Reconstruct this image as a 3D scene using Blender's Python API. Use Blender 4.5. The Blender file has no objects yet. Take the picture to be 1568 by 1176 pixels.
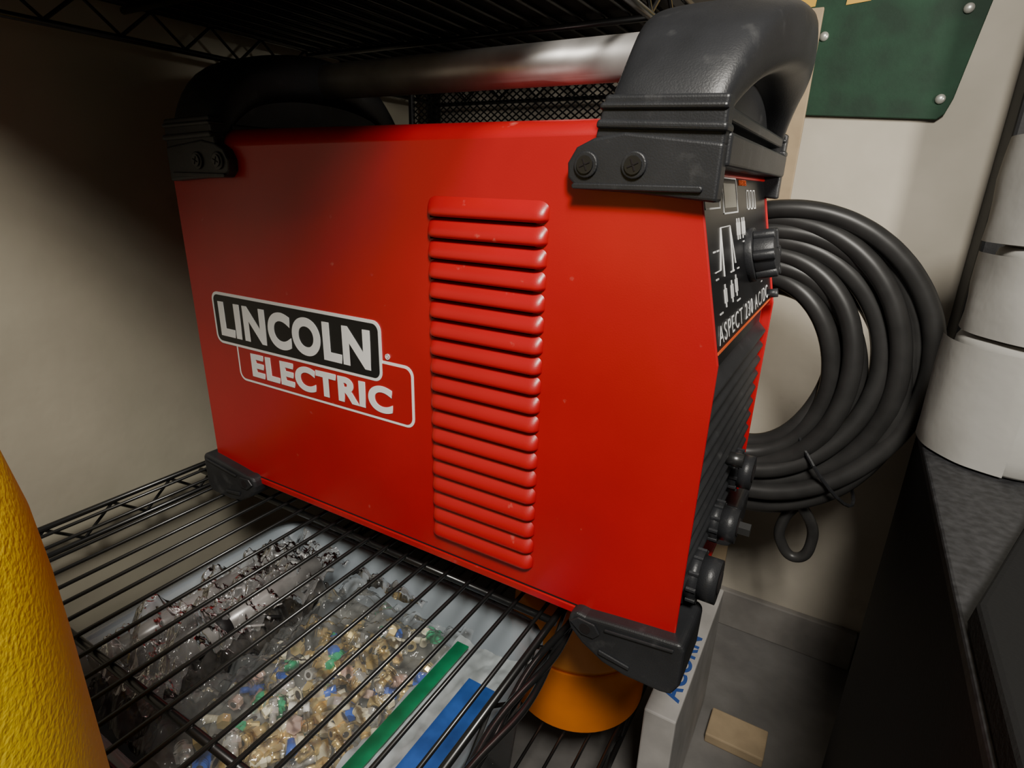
import bpy, bmesh, math, random
from mathutils import Vector, Matrix, noise
random.seed(7)
scene=bpy.context.scene
COL=scene.collection
W=0.25
# ---------------------------------------------------------------- materials
def mat(name,col,rough=.5,metal=0,coat=0,noise_amt=0,noise_scale=20,bump=0,bump_scale=200,col2=None,emit=0,detail=4,crough=.15):
    m=bpy.data.materials.new(name); m.use_nodes=True
    nt=m.node_tree; b=nt.nodes['Principled BSDF']
    b.inputs['Base Color'].default_value=(*col,1); b.inputs['Roughness'].default_value=rough
    b.inputs['Metallic'].default_value=metal; b.inputs['Coat Weight'].default_value=coat
    b.inputs['Coat Roughness'].default_value=crough
    tc=nt.nodes.new('ShaderNodeTexCoord')
    if noise_amt or col2:
        n=nt.nodes.new('ShaderNodeTexNoise'); n.inputs['Scale'].default_value=noise_scale; n.inputs['Detail'].default_value=detail
        nt.links.new(tc.outputs['Object'],n.inputs['Vector'])
        r=nt.nodes.new('ShaderNodeValToRGB'); r.color_ramp.elements[0].position=.35; r.color_ramp.elements[1].position=.7
        c2=col2 if col2 else tuple(max(0,c*(1-noise_amt)) for c in col)
        r.color_ramp.elements[0].color=(*c2,1); r.color_ramp.elements[1].color=(*col,1)
        nt.links.new(n.outputs['Fac'],r.inputs['Fac']); nt.links.new(r.outputs['Color'],b.inputs['Base Color'])
    if bump:
        n2=nt.nodes.new('ShaderNodeTexNoise'); n2.inputs['Scale'].default_value=bump_scale; n2.inputs['Detail'].default_value=2
        nt.links.new(tc.outputs['Object'],n2.inputs['Vector'])
        bp=nt.nodes.new('ShaderNodeBump'); bp.inputs['Strength'].default_value=bump; bp.inputs['Distance'].default_value=.002
        nt.links.new(n2.outputs['Fac'],bp.inputs['Height']); nt.links.new(bp.outputs['Normal'],b.inputs['Normal'])
    return m
def film(name,col,opac,rough=.15,gloss=.35):
    m=bpy.data.materials.new(name); m.use_nodes=True; nt=m.node_tree; nt.nodes.clear()
    o=nt.nodes.new('ShaderNodeOutputMaterial'); t=nt.nodes.new('ShaderNodeBsdfTransparent')
    d=nt.nodes.new('ShaderNodeBsdfDiffuse'); d.inputs['Color'].default_value=(*col,1)
    g=nt.nodes.new('ShaderNodeBsdfGlossy'); g.inputs['Roughness'].default_value=rough
    m1=nt.nodes.new('ShaderNodeMixShader'); m1.inputs[0].default_value=opac
    nt.links.new(t.outputs[0],m1.inputs[1]); nt.links.new(d.outputs[0],m1.inputs[2])
    lw=nt.nodes.new('ShaderNodeLayerWeight'); lw.inputs['Blend'].default_value=gloss
    m2=nt.nodes.new('ShaderNodeMixShader'); nt.links.new(lw.outputs['Fresnel'],m2.inputs[0])
    nt.links.new(m1.outputs[0],m2.inputs[1]); nt.links.new(g.outputs[0],m2.inputs[2])
    nt.links.new(m2.outputs[0],o.inputs[0]); return m
def speckle(m,col,scale,lo,hi,amt):
    nt=m.node_tree; b=nt.nodes['Principled BSDF']; src=b.inputs['Base Color'].links[0].from_socket
    tc=nt.nodes.new('ShaderNodeTexCoord'); n=nt.nodes.new('ShaderNodeTexNoise'); n.inputs['Scale'].default_value=scale; n.inputs['Detail'].default_value=5
    nt.links.new(tc.outputs['Object'],n.inputs['Vector'])
    mr=nt.nodes.new('ShaderNodeMapRange'); mr.inputs[1].default_value=lo; mr.inputs[2].default_value=hi; mr.inputs[4].default_value=amt
    nt.links.new(n.outputs['Fac'],mr.inputs[0])
    mx=nt.nodes.new('ShaderNodeMix'); mx.data_type='RGBA'; nt.links.new(mr.outputs[0],mx.inputs[0]); nt.links.new(src,mx.inputs[6]); mx.inputs[7].default_value=(*col,1)
    nt.links.new(mx.outputs[2],b.inputs['Base Color'])
RED=mat('red_paint',(.50,.004,.008),.38,coat=.35,crough=.25,noise_amt=.14,noise_scale=9,bump=.04,bump_scale=900)
speckle(RED,(.65,.22,.17),70,.70,.80,.5)
BLK=mat('black_plastic',(.026,.027,.030),.42,bump=.10,bump_scale=900,noise_amt=.3,noise_scale=30)
speckle(BLK,(.10,.10,.10),60,.62,.80,.4)
BLKG=mat('black_gloss_panel',(.008,.008,.009),.3)
SLOT=mat('slot_dark',(.004,.001,.001),.9)
WHITE=mat('white_vinyl',(.95,.95,.93),.45)
LOGOB=mat('black_vinyl',(.01,.01,.01),.4)
ORNG=mat('orange_ink',(.8,.12,.02),.5)
ALU=mat('brushed_aluminium',(.62,.60,.58),.42,metal=.6,noise_amt=.3,noise_scale=25)
SCR=mat('screw_steel',(.08,.08,.08),.35,metal=.9)
GREY=mat('grey_lcd',(.25,.25,.22),.25)
WIRE=mat('black_epoxy_wire',(.008,.008,.008),.3,coat=.3)
RUB=mat('rubber_cable',(.040,.039,.038),.40,noise_amt=.3,noise_scale=40)
# ---------------------------------------------------------------- helpers
def empty(name,loc=(0,0,0)):
    e=bpy.data.objects.new(name,None); e.location=(0,0,0); e.empty_display_size=.05; COL.objects.link(e); return e
def add(name,bm,mats,parent=None,smooth=False,bevel=0,seg=2,subsurf=0,angle=40):
    bmesh.ops.recalc_face_normals(bm,faces=bm.faces)
    me=bpy.data.meshes.new(name); bm.to_mesh(me); bm.free()
    if not isinstance(mats,(list,tuple)): mats=[mats]
    for m in mats: me.materials.append(m)
    o=bpy.data.objects.new(name,me); COL.objects.link(o)
    if parent: o.parent=parent
    if smooth:
        for p in me.polygons: p.use_smooth=True
    if bevel:
        md=o.modifiers.new('bev','BEVEL'); md.width=bevel; md.segments=seg; md.limit_method='ANGLE'; md.angle_limit=math.radians(35)
    if subsurf:
        md=o.modifiers.new('ss','SUBSURF'); md.levels=subsurf; md.render_levels=subsurf
    return o
def bbox(bm,x0,x1,y0,y1,z0,z1,mi=0):
    v=[bm.verts.new((x,y,z)) for x in(x0,x1) for y in(y0,y1) for z in(z0,z1)]
    fs=[(0,1,3,2),(4,6,7,5),(0,4,5,1),(2,3,7,6),(0,2,6,4),(1,5,7,3)]
    for f in fs:
        fc=bm.faces.new([v[i] for i in f]); fc.material_index=mi
def box(name,x0,x1,y0,y1,z0,z1,m,parent=None,bevel=0,seg=2):
    bm=bmesh.new(); bbox(bm,x0,x1,y0,y1,z0,z1); return add(name,bm,m,parent,bevel=bevel,seg=seg)
def rod(bm,a,b,r,n=8,mi=0,r2=None):
    a=Vector(a); b=Vector(b); d=(b-a); L=d.length
    q=d.to_track_quat('Z','Y').to_matrix().to_4x4()
    M=Matrix.Translation((a+b)/2)@q
    res=bmesh.ops.create_cone(bm,cap_ends=True,segments=n,radius1=r,radius2=r if r2 is None else r2,depth=L,matrix=M)
    fs=set()
    for v in res['verts']:
        for f in v.link_faces: fs.add(f)
    for f in fs: f.material_index=mi; f.smooth=len(f.verts)==4 and n>6
def prism(bm,pts,y0,y1,mi=0):
    a=[bm.verts.new((x,y0,z)) for x,z in pts]; b=[bm.verts.new((x,y1,z)) for x,z in pts]
    n=len(pts); fs=[bm.faces.new(a),bm.faces.new(b[::-1])]
    for i in range(n): fs.append(bm.faces.new((a[i],b[i],b[(i+1)%n],a[(i+1)%n])))
    for f in fs: f.material_index=mi
def rrect(x0,x1,z0,z1,r,n=6):
    out=[]
    for cx,cz,a0 in((x1-r,z1-r,0),(x0+r,z1-r,90),(x0+r,z0+r,180),(x1-r,z0+r,270)):
        for i in range(n+1):
            a=math.radians(a0+90*i/n); out.append((cx+r*math.cos(a),cz+r*math.sin(a)))
    return out
def lathe(bm,prof,cx,cy,n=48,mi=0,caps=True):
    rings=[]
    for r,z in prof: rings.append([bm.verts.new((cx+r*math.cos(2*math.pi*i/n),cy+r*math.sin(2*math.pi*i/n),z)) for i in range(n)])
    for a,b in zip(rings,rings[1:]):
        for i in range(n):
            f=bm.faces.new((a[i],a[(i+1)%n],b[(i+1)%n],b[i])); f.smooth=True; f.material_index=mi
    if caps:
        bm.faces.new(rings[0][::-1]).material_index=mi; bm.faces.new(rings[-1]).material_index=mi
def text(name,s,m,parent,M,w,h,bold=.02,depth=.0004,shear=0,space=1.06):
    cu=bpy.data.curves.new(name,'FONT'); cu.body=s; cu.offset=bold; cu.extrude=.01; cu.shear=shear; cu.space_character=space
    t=bpy.data.objects.new(name+'_tmp',cu); COL.objects.link(t); bpy.context.view_layer.update()
    me=bpy.data.meshes.new_from_object(t.evaluated_get(bpy.context.evaluated_depsgraph_get()))
    bpy.data.objects.remove(t)
    xs=[v.co.x for v in me.vertices]; ys=[v.co.y for v in me.vertices]
    for v in me.vertices:
        v.co=Vector(((v.co.x-min(xs))/(max(xs)-min(xs))*w,(v.co.y-min(ys))/(max(ys)-min(ys))*h,v.co.z/.01*depth))
    me.transform(M); me.materials.clear(); me.materials.append(m)
    o=bpy.data.objects.new(name,me); COL.objects.link(o); o.parent=parent; return o
def tube(name,paths,r,m,parent,radii=None):
    cu=bpy.data.curves.new(name,'CURVE'); cu.dimensions='3D'; cu.bevel_depth=r; cu.bevel_resolution=5; cu.use_fill_caps=True
    for k,pts in enumerate(paths):
        sp=cu.splines.new('BEZIER'); sp.bezier_points.add(len(pts)-1)
        for b_,pp in zip(sp.bezier_points,pts):
            b_.co=pp; b_.handle_left_type=b_.handle_right_type='AUTO'; b_.radius=radii[k] if radii else 1
    cu.materials.append(m); o=bpy.data.objects.new(name,cu); COL.objects.link(o); o.parent=parent; return o

# ---------------------------------------------------------------- WELDER
wd=empty('welding_machine')
prof=[(-.318,.008),(-.31,0),(.208,0),(.2172,.008),(.2185,.221),(.193,.332),(.184,.352),(.172,.362),(-.300,.362),(-.320,.345)]
bm=bmesh.new(); prism(bm,prof,0,W)
bm.edges.ensure_lookup_table()
es=[e for e in bm.edges if abs(e.verts[0].co.y-e.verts[1].co.y)<1e-6 and min(e.verts[0].co.z,e.verts[1].co.z)>.361]
bmesh.ops.bevel(bm,geom=es,offset=.018,segments=8,profile=.5,affect='EDGES')
bmesh.ops.recalc_face_normals(bm,faces=bm.faces)
fr=[f for f in bm.faces if f.normal.x>.9 and f.calc_center_median().x>.15 and f.calc_area()>.01]
bmesh.ops.inset_region(bm,faces=fr,thickness=.002,depth=0,use_even_offset=True)
ret=bmesh.ops.inset_region(bm,faces=fr,thickness=.0002,depth=-.010,use_even_offset=True)
for f in fr: f.material_index=1
for f in bm.faces:
    if f.normal.z>.05 and f.calc_center_median().z>.345 and abs(f.normal.x)<.1: f.smooth=True
add('steel_case',bm,[RED,BLK],wd,bevel=.0015)
bm=bmesh.new(); bbox(bm,-.31,.20,-.0018,.001,.0005,.007); add('bottom_flange',bm,RED,wd,bevel=.0008)
bm=bmesh.new(); bbox(bm,-.31,.20,-.0004,.001,.0073,.0085); add('bottom_seam',bm,SLOT,wd)
bm=bmesh.new(); N=19; zt=.312; zb=.024; p=(zt-zb)/N; x0=-.001; x1=.099
for k in range(N):
    zc0=zt-p*k
    nx=36; nv=12; grid=[]
    for i in range(nx+1):
        u=i/nx; x=x0+(x1-x0)*(.5-.5*math.cos(math.pi*u))
        d=min(x-x0,x1-x)/.008; e=math.sqrt(max(0,1-(1-min(1,d))**2))
        row=[]
        top=.49*p*(.30+.70*e); bot=.49*p*(.55+.45*e)
        for j in range(nv+1):
            v=j/nv
            h=(math.sin(math.pi*.5*v/.78))**1.0 if v<.78 else max(0,1-((v-.78)/.22)**2.4)**.5
            zc=zc0-.49*p
            row.append(bm.verts.new((x,-.0060*h*e-.0002,zc+top-(top+bot)*v)))
        grid.append(row)
    for i in range(nx):
        for j in range(nv):
            f=bm.faces.new((grid[i][j],grid[i+1][j],grid[i+1][j+1],grid[i][j+1])); f.smooth=True
add('louvres',bm,RED,wd,smooth=True)
bm=bmesh.new()
for k in range(N):
    z=zt-p*(k+.972); bbox(bm,x0+.003,x1-.009,-.0026,0,z-.0004,z+.0014)  # near-black bars paint the shade in the slot below each louvre
add('louvre_slot_shade',bm,SLOT,wd)
def plate(name,x0,x1,z0,z1,r,y,m):
    bm=bmesh.new(); prism(bm,rrect(x0,x1,z0,z1,r),y,0.0005); return add(name,bm,m,wd)
plate('emblem_lower_border',-.254,-.020,.120,.176,.009,-.0004,WHITE)
plate('emblem_lower_field',-.2515,-.0225,.1225,.1735,.007,-.0007,RED)
plate('emblem_upper_border',-.284,-.054,.156,.210,.009,-.0010,WHITE)
plate('emblem_upper_field',-.2812,-.0568,.1588,.2072,.0065,-.0013,LOGOB)
R90=Matrix.Rotation(math.pi/2,4,'X')
text('emblem_text_top','LINCOLN',WHITE,wd,Matrix.Translation((-.274,-.0015,.1645))@R90,.208,.0365,bold=.045,space=1.1)
text('emblem_text_bottom','ELECTRIC',WHITE,wd,Matrix.Translation((-.232,-.0009,.1275))@R90,.188,.0250,bold=.045,space=1.12)
text('emblem_registered','®',WHITE,wd,Matrix.Translation((-.050,-.0006,.178))@R90,.005,.005,bold=.0)
bm=bmesh.new()
nr=11
for k in range(nr):
    z=.205-k*.0145
    v=[(.2065,z),(.2165,z-.010),(.2165,z-.0125),(.2065,z-.0135)]
    prism(bm,v,.006,W-.006)
add('front_vent_ribs',bm,BLK,wd,bevel=.001)
s=Vector((-.2238,0,.9746)); n=Vector((.9746,0,.2238)); Y=Vector((0,1,0))
def PM(a,b,c): 
    o=Vector((.2130,0,.224))+Y*a+s*b+n*c
    M=Matrix(((Y.x,s.x,n.x,o.x),(Y.y,s.y,n.y,o.y),(Y.z,s.z,n.z,o.z),(0,0,0,1))); return M
bm=bmesh.new()
def pbox(bm,a0,a1,b0,b1,c0,c1,mi=0):
    t=bmesh.new(); bbox(t,a0,a1,b0,b1,c0,c1,mi); t.transform(PM(0,0,0))
    me=bpy.data.meshes.new('t'); t.to_mesh(me); t.free(); bm.from_mesh(me); bpy.data.meshes.remove(me)
pbox(bm,.004,W-.004,0,.110,-.008,.0035); add('control_panel',bm,BLKG,wd,bevel=.001)
bm=bmesh.new()
pbox(bm,.006,.235,.001,.0025,.003,.0040); add('orange_stripe',bm,ORNG,wd)
text('model_text','ASPECT 230 AC/DC',WHITE,wd,PM(.012,.0055,.0040),.21,.0115,bold=-.004,shear=.10,space=1.25,depth=.0001)
bm=bmesh.new()
def outline(a0,a1,b0,b1,t=.0010,mi=0):
    pbox(bm,a0,a1,b0,b0+t,.003,.0038,mi); pbox(bm,a0,a1,b1-t,b1,.003,.0038,mi); pbox(bm,a0,a0+t,b0,b1,.003,.0038,mi); pbox(bm,a1-t,a1,b0,b1,.003,.0038,mi)
outline(.008,.050,.088,.108); outline(.060,.110,.084,.108)
pbox(bm,.065,.105,.088,.104,.003,.0037,1)
for a,b in((.100,.068),(.108,.068),(.120,.068),(.128,.068)): pbox(bm,a,a+.005,b,b+.009,.003,.0038); pbox(bm,a+.0015,a+.0035,b-.003,b+.012,.003,.0038)
for a,b in((.040,.028),(.062,.028),(.078,.030)): 
    pbox(bm,a,a+.008,b,b+.009,.003,.0038); pbox(bm,a+.003,a+.005,b-.003,b+.012,.003,.0038)
for (a0,b0),(a1,b1) in(((.035,.050),(.045,.076)),((.045,.076),(.075,.076)),((.075,.076),(.085,.050)),((.02,.050),(.035,.050)),((.045,.076),(.045,.045)),((.075,.076),(.075,.045))):
    M=PM(0,0,0); rod(bm,M@Vector((a0,b0,.0037)),M@Vector((a1,b1,.0037)),.0004,6)
for i in range(14):
    a=random.uniform(.012,.2); b=random.choice((.023,.045,.080,.062)); pbox(bm,a,a+.006,b,b+.0010,.003,.0038)
for a in(.15,.165,.18): outline(a,a+.01,.085,.1,.001)
add('panel_symbols',bm,[WHITE,GREY],wd)
text('panel_small_label','INVERTER',ORNG,wd,PM(.12,.103,.0038),.03,.004,bold=.01)
bm=bmesh.new(); M=PM(.142,.050,0)
rod(bm,M@Vector((0,0,.003)),M@Vector((0,0,.009)),.021,32)
rod(bm,M@Vector((0,0,.009)),M@Vector((0,0,.024)),.0175,32,r2=.0165)
for i in range(6):
    a=i*math.pi/3; c=Vector((.0165*math.cos(a),.0165*math.sin(a),.009)); rod(bm,M@c,M@Vector((c.x*.97,c.y*.97,.0245)),.0042,12)
pbox(bm,.140,.144,.053,.067,.022,.0255)
add('selector_knob',bm,BLK,wd,bevel=.0008)
bm=bmesh.new(); M=PM(.225,.008,0); rod(bm,M@Vector((0,0,.003)),M@Vector((0,0,.012)),.004,16); add('gas_test_button',bm,BLK,wd)
bm=bmesh.new()
for y,z,r,l in((.042,.042,.020,.022),(.105,.056,.017,.022),(.180,.072,.019,.020)):
    rod(bm,(.205,y,z),(.214,y,z),r*1.2,32); rod(bm,(.214,y,z),(.214+l*.4,y,z),r,32); rod(bm,(.214+l*.4,y,z),(.214+l,y,z),r*.85,32)
    rod(bm,(.214+l,y,z),(.214+l+.001,y,z),r*.45,24,1)
    for i in range(10):
        a=i*math.pi/5; rod(bm,(.216,y+r*math.cos(a),z+r*math.sin(a)),(.223,y+r*math.cos(a),z+r*math.sin(a)),.0018,6)
add('output_sockets',bm,[BLK,SLOT],wd)
bm=bmesh.new(); rod(bm,(.214,.14,.10),(.228,.14,.10),.006,16); rod(bm,(.236,.105,.056),(.246,.105,.056),.006,6); add('gas_fitting',bm,mat('dark_nickel',(.10,.10,.10),.35,metal=.8),wd)
def mirror(bm): 
    for v in bm.verts: v.co.x=-.102-v.co.x
def casting(tag,mir):
    bm=bmesh.new()
    half=[(-.007,.340,.130,.203,.018),(-.007,.352,.131,.203,.020),(-.006,.366,.133,.203,.022),(.001,.384,.136,.207,.030),(.018,.407,.136,.214,.038),(.042,.425,.132,.221,.044),(.075,.436,.127,.226,.046),(.11,.440,.123,.228,.047)]
    path=half+[(W/2,.441,.122,.229,.048)]+[(W-a,b,c,d,e) for a,b,c,d,e in half[::-1]]
    rings=[]
    for i,(y,z,xa,xb,th) in enumerate(path):
        a=path[max(0,i-1)]; b=path[min(len(path)-1,i+1)]
        t=Vector((0,b[0]-a[0],b[1]-a[1])).normalized(); nn=Vector((0,t.z,-t.y))
        c=Vector(((xa+xb)/2,y,z))+nn*th/2; ring=[]
        for k in range(20):
            an=2*math.pi*k/20; cx=math.cos(an); sx=math.sin(an); e=.5
            px=math.copysign(abs(cx)**e,cx)*(xb-xa)/2; pr=math.copysign(abs(sx)**e,sx)*th/2
            ring.append(bm.verts.new(c+Vector((px,0,0))+nn*pr))
        rings.append(ring)
    for a,b in zip(rings,rings[1:]):
        for k in range(20): bm.faces.new((a[k],a[(k+1)%20],b[(k+1)%20],b[k]))
    bm.faces.new(rings[0]); bm.faces.new(rings[-1])
    if mir: mirror(bm)
    add(tag+'_handle_arch',bm,BLK,wd,smooth=True,subsurf=1)
    bm=bmesh.new()
    wp=[(.008,.350),(.008,.376),(.026,.398),(.05,.412),(.085,.42),(W-.085,.42),(W-.05,.412),(W-.026,.398),(W-.008,.376),(W-.008,.350)]
    a=[bm.verts.new((.140,y,z)) for y,z in wp]; b=[bm.verts.new((.192,y,z)) for y,z in wp]
    bm.faces.new(a); bm.faces.new(b[::-1])
    for i in range(len(wp)): bm.faces.new((a[i],b[i],b[(i+1)%len(wp)],a[(i+1)%len(wp)]))
    if mir: mirror(bm)
    add(tag+'_handle_web',bm,BLK,wd)
    bm=bmesh.new()
    for y0,y1 in((-.010,.004),(W-.004,W+.010)):
        pts=[(.206,.346),(.150,.352),(.131,.349),(.120,.344),(.1145,.335),(.115,.326),(.122,.3200),(.16,.3185),(.206,.315)]
        prism(bm,pts,y0,y1)
        prism(bm,[(.131,.348),(.206,.344),(.206,.370),(.136,.372)],y0+(.001 if y0<0 else 0),y1-(0 if y0<0 else .001))
        prism(bm,[(.132,.354),(.207,.351),(.207,.356),(.133,.359)],y0-.0020,y1+.0020)
        prism(bm,[(.133,.364),(.206,.362),(.206,.366),(.134,.368)],y0-.0012,y1+.0012)
    bbox(bm,.188,.208,0,W,.334,.352); bbox(bm,.132,.204,.012,W-.012,.358,.366)
    if mir: mirror(bm)
    add(tag+'_handle_bracket',bm,BLK,wd,bevel=.0028,seg=3)
    bm=bmesh.new()
    for y0,sg in((-.010,-1),(W+.010,1)):
        pts=rrect(.119,.198,.3200,.3235,.0015,2)
        prism(bm,pts,min(y0,y0+sg*.002),max(y0,y0+sg*.002))
        for x in(.1275,.1575):
            rod(bm,(x,y0,.334),(x,y0+sg*.002,.334),.0076,24)
    if mir: mirror(bm)
    add(tag+'_bracket_ribs',bm,BLK,wd,bevel=.0008)
    bm=bmesh.new()
    for y0,sg in((-.012,-1),(W+.012,1)):
        for x in(.1275,.1575):
            rod(bm,(x,y0,.334),(x,y0+sg*.0012,.334),.0052,20,mi=0)
            for q in range(2):
                a=q*math.pi/2+.4; dx=.0035*math.cos(a); dz=.0035*math.sin(a)
                rod(bm,(x-dx,y0+sg*.001,.334-dz),(x+dx,y0+sg*.001,.334+dz),.0007,6,mi=1)
    if mir: mirror(bm)
    add(tag+'_screws',bm,[SCR,SLOT],wd)
    bm=bmesh.new()
    pts=[(.1375,.000),(.1385,.007),(.144,.011),(.152,.010),(.17,.0125),(.200,.016),(.224,.0185),(.2275,.014),(.227,-.018),(.222,-.0285),(.214,-.030),(.186,-.030),(.168,-.0265),(.150,-.0165),(.140,-.007)]
    for y0,y1 in((-.011,.045),(W-.045,W+.011)): prism(bm,pts,y0,y1)
    if mir: mirror(bm)
    add(tag+'_feet',bm,BLK,wd,bevel=.003,seg=3)
    bm=bmesh.new()
    for y0,sg in((-.011,-1),(W+.011,1)):
        y1=y0+sg*.002
        prism(bm,[(.140,.002),(.146,.008),(.160,.007),(.165,.0),(.160,-.006),(.150,-.006)],min(y0,y1),max(y0,y1))
        prism(bm,[(.165,-.018),(.19,-.021),(.190,-.018),(.165,-.014)],min(y0,y1),max(y0,y1))
        prism(bm,[(.168,.007),(.220,.0135),(.220,.011),(.168,.0045)],min(y0,y1),max(y0,y1))
    if mir: mirror(bm)
    add(tag+'_foot_ribs',bm,BLK,wd,bevel=.0008)
    bm=bmesh.new()
    for y0,sg in((-.013,-1),(W+.013,1)): rod(bm,(.153,y0-sg*.001,.001),(.153,y0+sg*.0005,.001),.0045,20)
    if mir: mirror(bm)
    add(tag+'_foot_screws',bm,SLOT,wd)
casting('front',False); casting('rear',True)
bm=bmesh.new(); rod(bm,(-.235,.125,.416),(.130,.125,.416),.0165,40); add('grip_tube',bm,ALU,wd,smooth=False)

# ---------------------------------------------------------------- wire shelves
def shelf(name,x0,x1,y0,y1,z,bars,dy=.0254):
    bm=bmesh.new(); r=.0019
    x=x0+.012
    while x<x1-.008:
        rod(bm,(x,y0,z-r),(x,y1,z-r),r,8); x+=dy
    for xx in(x0,x1):
        rod(bm,(xx,y0,z),(xx,y1,z),.0032,10); rod(bm,(xx,y0,z-.032),(xx,y1,z-.032),.0032,10)
        y=y0; k=0
        while y<y1-.03:
            rod(bm,(xx,y,z-(.002 if k%2 else .030)),(xx,y+.033,z-(.030 if k%2 else .002)),.0018,6); y+=.033; k+=1
    for yy in (y0,y1):
        rod(bm,(x0,yy,z-.003),(x1,yy,z-.003),.0032,10); rod(bm,(x0,yy,z-.035),(x1,yy,z-.035),.0032,10)
        x=x0; k=0
        while x<x1-.03:
            rod(bm,(x,yy,z-(.002 if k%2 else .030)),(x+.033,yy,z-(.030 if k%2 else .002)),.0018,6); x+=.033; k+=1
    for yy in bars: rod(bm,(x0,yy,z-.007),(x1,yy,z-.007),.0034,10)
    return add(name,bm,WIRE)
rack=empty('wire_shelving_rack')
for nm,a in(('middle_shelf',(-.395,.114,-.25,.52,-.030,(-.205,.02,.25))),('upper_shelf',(-.395,.105,-.25,.52,.480,(-.20,.02,.25))),('lower_shelf',(-.395,.150,-.25,.52,-.250,(-.20,.02,.25)))):
    o=shelf(nm,*a); o.parent=rack
bm=bmesh.new()
for x,y in((-.405,.53),(-.405,-.26),(.105,.535)): rod(bm,(x,y,-.40),(x,y,.85),.0125,20)
add('posts',bm,WIRE,rack)
e=empty('thin_black_cable')
def wob(ph,off): return [(.119+off+.0035*math.sin(y*38+ph),y,-.030+.004*math.cos(y*31+ph)-.012) for y in [-.24+.02*i for i in range(16)]]
tube('cable_strands',[wob(0,.002),wob(2.1,.005),wob(4.0,.008)],.0030,mat('glossy_cable',(.012,.012,.012),.22,coat=.5),e)
tote=mat('black_tote_plastic',(.006,.006,.007),.6,noise_amt=.4,noise_scale=12)
e=empty('black_storage_tote')
box('tote_body',-.40,.09,-.24,.51,.4805,.72,tote,e,bevel=.012)
box('tote_lid',-.405,.10,-.245,.515,.72,.74,tote,e,bevel=.006)

# ---------------------------------------------------------------- room
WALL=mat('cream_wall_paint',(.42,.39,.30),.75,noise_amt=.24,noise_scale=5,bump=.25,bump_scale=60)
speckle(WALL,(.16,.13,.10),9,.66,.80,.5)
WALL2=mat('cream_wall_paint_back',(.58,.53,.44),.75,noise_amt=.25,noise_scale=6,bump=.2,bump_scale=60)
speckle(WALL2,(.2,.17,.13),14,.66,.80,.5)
FLR=mat('grey_concrete',(.22,.21,.20),.8,noise_amt=.4,noise_scale=12,bump=.3,bump_scale=80)
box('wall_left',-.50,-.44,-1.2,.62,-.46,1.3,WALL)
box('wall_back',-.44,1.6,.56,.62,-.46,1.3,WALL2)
box('floor',-.44,1.6,-1.2,.56,-.46,-.40,FLR)
box('baseboard_back',.155,.395,.548,.56,-.40,-.33,mat('baseboard_paint',(.30,.28,.26),.7,noise_amt=.3),None,bevel=.002)
BLKC=mat('black_cabinet_paint',(.005,.005,.006),.65,noise_amt=.3,noise_scale=15,bump=.1,bump_scale=300)
e=empty('black_cabinet')
box('cabinet_body',.366,.80,-.25,.325,-.40,.095,BLKC,e,bevel=.003)
box('cabinet_top',.364,.802,-.252,.327,.095,.105,mat('speckled_grey_top',(.05,.05,.054),.5,noise_amt=.6,noise_scale=160,bump=.1),e,bevel=.002)
box('black_door_frame',.397,.52,.49,.56,-.40,1.0,BLKC,None,bevel=.004)
bm=bmesh.new(); pts=[(.3645,-.245),(.3655,-.012),(.432,.180),(.60,.180),(.60,-.245)]
tp=[(.3665,-.243),(.3675,-.012),(.434,.176),(.598,.176),(.598,-.243)]
a=[bm.verts.new((x,y,.1055)) for x,y in pts]; b=[bm.verts.new((x,y,.122)) for x,y in tp]
bm.faces.new(a); bm.faces.new(b)
for i in range(5): bm.faces.new((a[i],a[(i+1)%5],b[(i+1)%5],b[i]))
add('black_tool_case',bm,mat('black_fabric_case',(.003,.003,.003),.95,bump=.2,bump_scale=400),bevel=.003)
PAP=mat('paper_roll_white',(.50,.49,.46),.85,noise_amt=.10,noise_scale=15,bump=.15,bump_scale=90)
def roll(name,cx,cy,z0,z1,r,top=None,seed=0):
    bm=bmesh.new(); t=top or r; h=z1-z0
    prof=[(r*.90,z0),(r*.97,z0+.002)]+[(r+(t-r)*q,z0+.004+(h-.010)*q) for q in [i/8 for i in range(9)]]+[(t*.97,z1-.002),(t*.90,z1),(t*.42,z1-.001),(t*.40,z1-.005),(t*.38,z0+.01)]
    lathe(bm,prof,cx,cy,96)
    prev=None
    for i in range(22):
        a=math.radians(165+i*4.5); rr=max(r,t)+.0022+.007*(1-i/21)**2
        v=[bm.verts.new((cx+rr*math.cos(a),cy+rr*math.sin(a),z)) for z in [z0+.002+(h-.008)*q/5 for q in range(6)]]
        if prev:
            for q in range(5):
                f=bm.faces.new((prev[q],v[q],v[q+1],prev[q+1])); f.smooth=True
        prev=v
    for v in bm.verts:
        d=Vector((v.co.x-cx,v.co.y-cy,0)); 
        if d.length>r*.8: v.co+=d.normalized()*.0028*noise.noise(v.co*28+Vector((seed,0,0)))
    add(name,bm,PAP)
roll('paper_towel_roll',.425,.270,.1055,.212,.058,seed=1)
roll('paper_towel_roll',.431,.266,.2125,.285,.056,.054,seed=4)
roll('paper_towel_roll',.433,.274,.2855,.375,.057,.053,seed=9)
GRN=mat('green_painted_metal',(.008,.050,.022),.75,noise_amt=.5,noise_scale=22,bump=.1)
e=empty('green_wall_board')
bm=bmesh.new(); pts=[(.150,.424),(.165,.418),(.330,.408),(.337,.414),(.342,.43),(.368,.62),(.140,.62)]
prism(bm,pts,.552,.5595); add('board',bm,GRN,e,bevel=.001)
YEL=mat('yellow_stripe_paint',(.75,.42,.02),.5,noise_amt=.2)
bm=bmesh.new()
for x in(.150,.210,.27): prism(bm,[(x,.538),(x+.026,.540),(x+.030,.60),(x+.005,.60)],.5510,.553)
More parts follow.
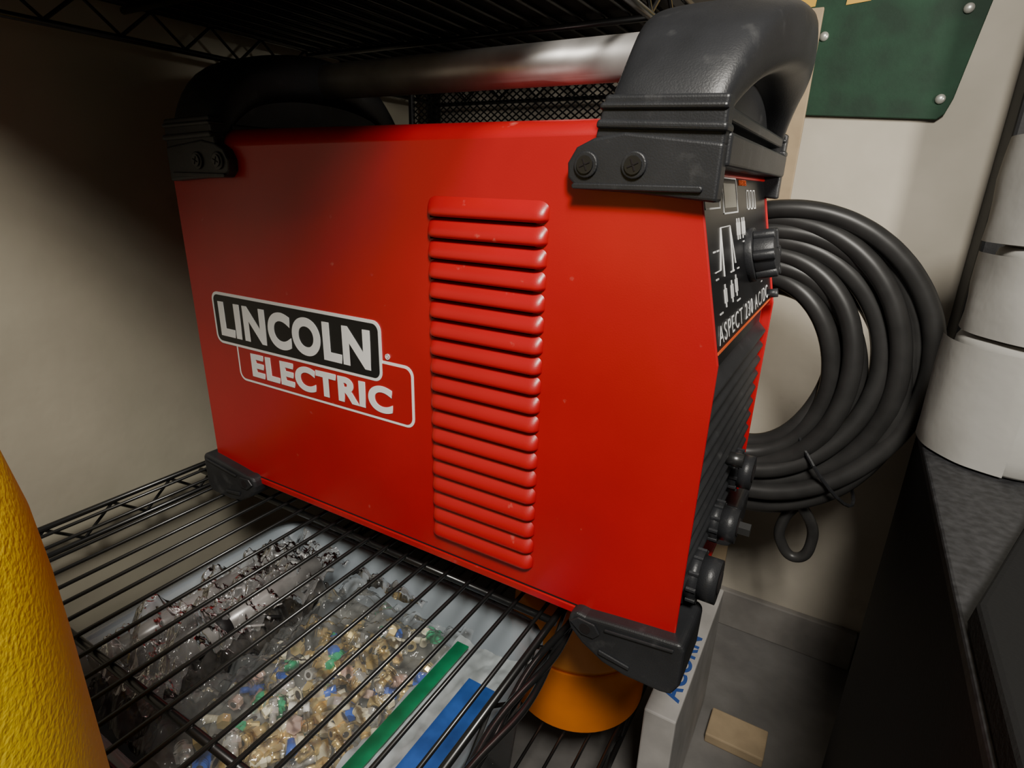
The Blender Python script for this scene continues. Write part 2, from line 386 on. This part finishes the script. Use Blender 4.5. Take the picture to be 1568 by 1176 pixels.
add('yellow_stripes',bm,YEL,e)
bm=bmesh.new()
for x,z in((.180,.430),(.329,.430),(.192,.506),(.335,.522)):
    res=bmesh.ops.create_uvsphere(bm,u_segments=16,v_segments=8,radius=.0055,matrix=Matrix.Translation((x,.551,z))@Matrix.Diagonal((1,.6,1,1)))
add('board_screws',bm,mat('painted_screw',(.55,.55,.5),.3,metal=.5),e,smooth=True)
CARD=mat('cardboard',(.45,.34,.21),.85,noise_amt=.2,noise_scale=30)
box('cardboard_sheet',.12,.190,.515,.522,-.40,.53,CARD,bevel=.001)
e=empty('perforated_metal_screen')
bm=bmesh.new(); X0,X1,Z0,Z1=-.31,.10,.330,.462; dx=.0112; dz=.0080; yv=.36
sl=dz/dx
def clip(c,sg):
    pts=[]
    for x in(X0,X1):
        z=c+sg*sl*(x-X0)
        if Z0<=z<=Z1: pts.append((x,z))
    for z in(Z0,Z1):
        x=X0+(z-c)/(sg*sl)
        if X0<x<X1: pts.append((x,z))
    return pts[:2] if len(pts)>=2 else None
for sg in(1,-1):
    c=Z0-(X1-X0)*sl if sg>0 else Z0
    end=Z1 if sg>0 else Z1+(X1-X0)*sl
    while c<end:
        q=clip(c,sg)
        if q:
            (xa,za),(xb,zb)=q; d=Vector((xb-xa,0,zb-za))
            if d.length>.001:
                nn=Vector((-d.z,0,d.x)).normalized()*.0010
                vs=[bm.verts.new(v) for v in(Vector((xa,yv+.0004*sg,za))+nn,Vector((xb,yv+.0004*sg,zb))+nn,Vector((xb,yv+.0004*sg,zb))-nn,Vector((xa,yv+.0004*sg,za))-nn)]
                bm.faces.new(vs)
        c+=dz
add('perforation_lattice',bm,BLKC,e)
bm=bmesh.new()
bbox(bm,X0-.006,X0,yv-.004,yv+.004,-.03,Z1); bbox(bm,X1,X1+.006,yv-.004,yv+.004,-.03,Z1); bbox(bm,X0,X1,yv-.004,yv+.004,Z1-.004,Z1+.004); bbox(bm,X0,X1,yv-.004,yv+.004,Z0-.008,Z0)
add('screen_frame',bm,BLKC,e,bevel=.001)

# ---------------------------------------------------------------- cable coil
rl=random.Random(21)
loops=[(.210,.318,.148,.152,.164),(.207,.350,.148,.153,.154),(.205,.320,.146,.134,.146),(.208,.342,.142,.143,.148),(.203,.318,.142,.116,.132),(.200,.366,.138,.130,.136),(.200,.316,.138,.098,.118),(.198,.342,.134,.110,.122),(.198,.320,.132,.080,.102),(.198,.362,.128,.094,.108),(.202,.334,.126,.064,.086),(.212,.384,.118,.150,.152),(.205,.344,.114,.148,.156),(.202,.372,.112,.124,.138),(.208,.322,.116,.140,.148),(.206,.396,.098,.140,.152),(.212,.352,.100,.132,.150)]
pts=[]
for li,(cx,cy,cz,rx,rz) in enumerate(loops):
    nxt=loops[(li+1)%len(loops)]
    ph=rl.uniform(0,6)
    for i in range(40):
        f=i/40; w=f if li<len(loops)-1 else 0
        w=w*w*w
        L=[a+(b-a)*w for a,b in zip((cx,cy,cz,rx,rz),nxt)]
        a=math.pi+2*math.pi*f
        pts.append((L[0]+L[3]*math.cos(a)*(1+.022*math.sin(3*a+ph)),L[1]+.005*math.sin(2*a+ph),L[2]+L[4]*math.sin(a)*(1+.022*math.sin(2*a+ph))))
tail=[(.25,.33,.0),(.28,.34,-.03),(.298,.35,-.075),(.285,.35,-.105),(.266,.35,-.09),(.264,.345,-.055),(.28,.34,-.02)]
coil=empty('welding_cable')
tube('coiled_cable',[pts,tail],.0098,RUB,coil,radii=[1,.65])
for k,(cx,cy,cz) in enumerate(((.292,.355,.030),)):
    bm=bmesh.new(); pr=[]
    for i in range(24):
        a=2*math.pi*i/24; pr.append(Vector((cx+.054*math.cos(a)*.7,cy+.056*math.sin(a),cz-.054*math.cos(a)*.8)))
    for i in range(24): rod(bm,pr[i],pr[(i+1)%24],.0020,6)
    add('cable_tie',bm,BLK,coil)

# ---------------------------------------------------------------- yellow cylinder
YC=mat('yellow_textured_paint',(.84,.62,.0),.5,noise_amt=.06,noise_scale=30,bump=.28,bump_scale=420)
e=empty('yellow_gas_cylinder'); bm=bmesh.new()
lathe(bm,[(.09,-.40),(.10,-.39),(.10,.14),(.0995,.17),(.098,.20),(.094,.228),(.085,.252),(.07,.270),(.05,.280),(.03,.283),(.028,.30)],-.004,-.372,96)
add('cylinder_body',bm,YC,e)
bm=bmesh.new(); rod(bm,(-.004,-.372,.30),(-.004,-.372,.325),.014,24); add('cylinder_valve',bm,mat('brass_valve',(.6,.4,.12),.3,metal=1),e)

# ---------------------------------------------------------------- under-shelf items
e=empty('orange_tape_canister')
OR=mat('orange_plastic',(1.0,.26,.01),.5,noise_amt=.12,noise_scale=20); OR2=mat('orange_plastic_light',(1.0,.36,.06),.4,noise_amt=.1)
bm=bmesh.new(); cx,cy=.080,.170
lathe(bm,[(.076,-.2495),(.080,-.246),(.0815,-.172),(.0815,-.166)],cx,cy,64); add('can_body',bm,OR,e,bevel=.001)
bm=bmesh.new(); lathe(bm,[(.0795,-.166),(.0800,-.160),(.0775,-.112),(.0745,-.107),(.045,-.107),(.043,-.125)],cx,cy,64); add('can_upper',bm,OR2,e)
bm=bmesh.new(); lathe(bm,[(.042,-.150),(.042,-.100),(.036,-.098),(.030,-.100),(.028,-.12)],cx,cy,40); add('can_core',bm,PAP,e)
BIN=film('frosted_bin_plastic',(.45,.52,.58),.42,.25,.2)
bm=bmesh.new()
def ring3(x0,x1,y0,y1,r,z): return [bm.verts.new((x,y,z)) for x,y in rrect(x0,x1,y0,y1,r,6)]
rs=[ring3(-.255,.075,-.215,.04,.03,-.246),ring3(-.262,.088,-.225,.05,.032,-.085),ring3(-.270,.097,-.233,.058,.036,-.083),ring3(-.270,.097,-.233,.058,.036,-.092)]
for a,b in zip(rs,rs[1:]):
    for i in range(len(a)):
        f=bm.faces.new((a[i],a[(i+1)%len(a)],b[(i+1)%len(a)],b[i])); f.smooth=True
bm.faces.new(rs[0]); o=add('plastic_storage_bin',bm,BIN); md=o.modifiers.new('s','SOLIDIFY'); md.thickness=.0015
def crumple(name,x0,x1,y0,y1,z,amp,fr,m,seed,n=90,edge=.02,parent=None):
    bm=bmesh.new(); g=[]
    for i in range(n+1):
        row=[]
        for j in range(n+1):
            u=i/n; v=j/n; x=x0+(x1-x0)*u; y=y0+(y1-y0)*v
            h=noise.turbulence(Vector((x*fr+seed,y*fr,seed)),4,True)*amp
            ed=min(u,1-u,v,1-v)*5; h-=max(0,1-ed)*edge
            row.append(bm.verts.new((x+.004*noise.noise(Vector((y*40,seed,0))),y+.004*noise.noise(Vector((x*40,0,seed))),z+h)))
        g.append(row)
    for i in range(n):
        for j in range(n):
            f=bm.faces.new((g[i][j],g[i+1][j],g[i+1][j+1],g[i][j+1])); f.smooth=True
    return add(name,bm,m,parent)
zb_=empty('zip_bag_of_brass_fittings')
cols=[mat('brass',(.92,.72,.30),.28,metal=.6),mat('nickel',(.85,.85,.82),.25,metal=.6),mat('blue_fitting',(.02,.12,.65),.4),mat('green_fitting',(.02,.50,.22),.4),mat('pink_copper',(.85,.60,.50),.3,metal=.4),mat('ivory_fitting',(.95,.90,.66),.4),mat('dark_bore',(.03,.02,.01),.6)]
bm=bmesh.new()
for i in range(330):
    x=random.gauss(-.052,.050); y=random.gauss(-.095,.060)
    if not(-.142<x<.008 and -.195<y<.028): continue
    z=-.122+random.uniform(-.014,.012)-abs(x+.05)*.12
    d=Vector((random.uniform(-1,1),random.uniform(-1,1),random.uniform(-.3,.5))).normalized()
    L=random.uniform(.006,.012); r=random.uniform(.0032,.0060); c=Vector((x,y,z))
    mi=random.choices(range(6),(50,12,5,4,6,20))[0]
    k=random.random()
    if k<.35:
        rod(bm,c-d*.0035,c+d*.0035,r*1.45,6,mi); rod(bm,c+d*.0035,c+d*.0037,r*.75,12,6)
    elif k<.75:
        rod(bm,c-d*L,c-d*.002,r*.75,12,mi); rod(bm,c-d*.002,c+d*.003,r*1.35,6,mi); rod(bm,c+d*.003,c+d*L,r*.85,12,mi)
        for q in range(3): rod(bm,c+d*(.005+q*.0022),c+d*(.0058+q*.0022),r*.98,12,mi)
        rod(bm,c+d*L,c+d*(L+.0002),r*.5,12,6)
    else:
        rod(bm,c-d*L*.8,c+d*L*.8,r*1.1,14,mi,r2=r*.6); rod(bm,c-d*(L*.8+.0002),c-d*L*.8,r*.6,12,6)
add('fittings',bm,cols,zb_)
crumple('bag_bottom',-.155,.014,-.207,.036,-.145,.006,20,mat('bag_base',(.30,.30,.27),.4,noise_amt=.6,noise_scale=60),1.3,n=30,edge=0,parent=zb_)
crumple('bag_film',-.155,.02,-.205,.035,-.108,.030,26,film('clear_film',(.8,.85,.85),.10,.12,.30),3.1,n=150,parent=zb_)
box('green_closure',.020,.033,-.20,.005,-.094,-.0925,mat('green_zip',(.01,.24,.10),.4,noise_amt=.4,noise_scale=50),zb_)
box('blue_closure',.054,.084,-.20,-.025,-.094,-.0925,mat('blue_zip',(.03,.12,.45),.4,noise_amt=.4,noise_scale=50),zb_)
crumple('bag_flap',.012,.086,-.205,.02,-.103,.010,30,mat('white_frost',(.50,.56,.58),.35,noise_amt=.3,noise_scale=60,coat=.3),2.2,n=50,edge=.004,parent=zb_)
sb=empty('bagged_torch_supplies')
crumple('smoky_bag',-.258,-.158,-.20,.03,-.122,.050,22,mat('smoky_film',(.11,.105,.10),.16,coat=.8,crough=.05,noise_amt=.8,noise_scale=45),8.7,n=130,edge=.03,parent=sb)
crumple('clear_wrap',-.255,-.160,-.19,.045,-.092,.040,26,film('clear_film_2',(.8,.8,.8),.14,.12,.35),5.2,n=140,parent=sb)
crumple('clear_wrap_front',-.158,-.050,.037,.047,-.110,.02,26,film('clear_film_3',(.7,.7,.7),.14,.06,.35),6.2,n=40,edge=.01,parent=sb)
bm=bmesh.new()
rod(bm,(-.238,-.19,-.094),(-.232,-.05,-.090),.010,24); rod(bm,(-.186,-.13,-.094),(-.180,.01,-.090),.013,24)
rod(bm,(-.1845,-.11,-.0935),(-.184,-.097,-.0933),.0136,24,1); rod(bm,(-.232,-.05,-.090),(-.231,-.03,-.090),.007,24,1)
add('torch_tubes',bm,[mat('tube_grey',(.40,.39,.38),.3,metal=.3,noise_amt=.4,noise_scale=60),BLKC],sb)
bm=bmesh.new()
for i in range(80):
    x=random.uniform(-.25,-.165); y=random.uniform(-.10,.03); z=random.uniform(-.104,-.088); d=Vector((random.uniform(-1,1),random.uniform(-1,1),.2)).normalized()*random.uniform(.004,.014)
    rod(bm,Vector((x,y,z))-d,Vector((x,y,z))+d,random.uniform(.0008,.0025),8,random.choice((0,0,1)))
add('small_hardware',bm,[mat('bright_steel',(.8,.8,.8),.25,metal=.6),BLKC],sb)
e=empty('labelled_box')
box('carton',.176,.210,.125,.37,-.40,-.20,mat('pale_carton',(.50,.48,.46),.7,noise_amt=.25,noise_scale=25),e,bevel=.002)
Mz=Matrix(((0,-1,0,.206),(1,0,0,.15),(0,0,1,-.1995),(0,0,0,1)))
text('carton_label','ACORN',mat('blue_ink',(.03,.08,.3),.5),e,Mz,.11,.022,bold=.02)
box('cardboard_scrap',.225,.30,.30,.35,-.40,-.385,CARD,bevel=.002)

# ---------------------------------------------------------------- camera + lights
cam=bpy.data.cameras.new('camera'); co=bpy.data.objects.new('camera',cam); COL.objects.link(co); scene.camera=co
Rt=Vector((.8613,.5073,.0278)).normalized(); Fw=Vector((-.4711,.8179,-.3302)).normalized()
Up=Rt.cross(Fw).normalized(); Rt=Fw.cross(Up).normalized()
co.matrix_world=Matrix(((Rt.x,Up.x,-Fw.x,.2768),(Rt.y,Up.y,-Fw.y,-.3511),(Rt.z,Up.z,-Fw.z,.3223),(0,0,0,1)))
cam.sensor_fit='HORIZONTAL'; cam.sensor_width=36; cam.lens=20.18; cam.clip_start=.01
def area(name,loc,tgt,size,power,col):
    l=bpy.data.lights.new(name,'AREA'); l.size=size; l.energy=power; l.color=col
    o=bpy.data.objects.new(name,l); COL.objects.link(o); o.location=loc
    o.rotation_euler=(Vector(tgt)-Vector(loc)).to_track_quat('-Z','Y').to_euler(); return o
area('ceiling_lamp',(.46,-.58,.90),(.08,0,.15),.20,14.5,(1,.95,.86))
l=bpy.data.lights.new('wall_fill_spot','SPOT'); l.energy=30; l.color=(1,.94,.84); l.spot_size=math.radians(54); l.spot_blend=.6; l.shadow_soft_size=.05  # added fill spot, brightens the back wall behind the screen; no real lamp
o=bpy.data.objects.new('wall_fill_spot',l); COL.objects.link(o); o.location=(1.0,0,.50); o.rotation_euler=(Vector((.0,.56,.38))-Vector((1.0,0,.50))).to_track_quat('-Z','Y').to_euler()
w=bpy.data.worlds.new('World'); scene.world=w; w.use_nodes=True
w.node_tree.nodes['Background'].inputs[0].default_value=(1,.96,.9,1); w.node_tree.nodes['Background'].inputs[1].default_value=.065
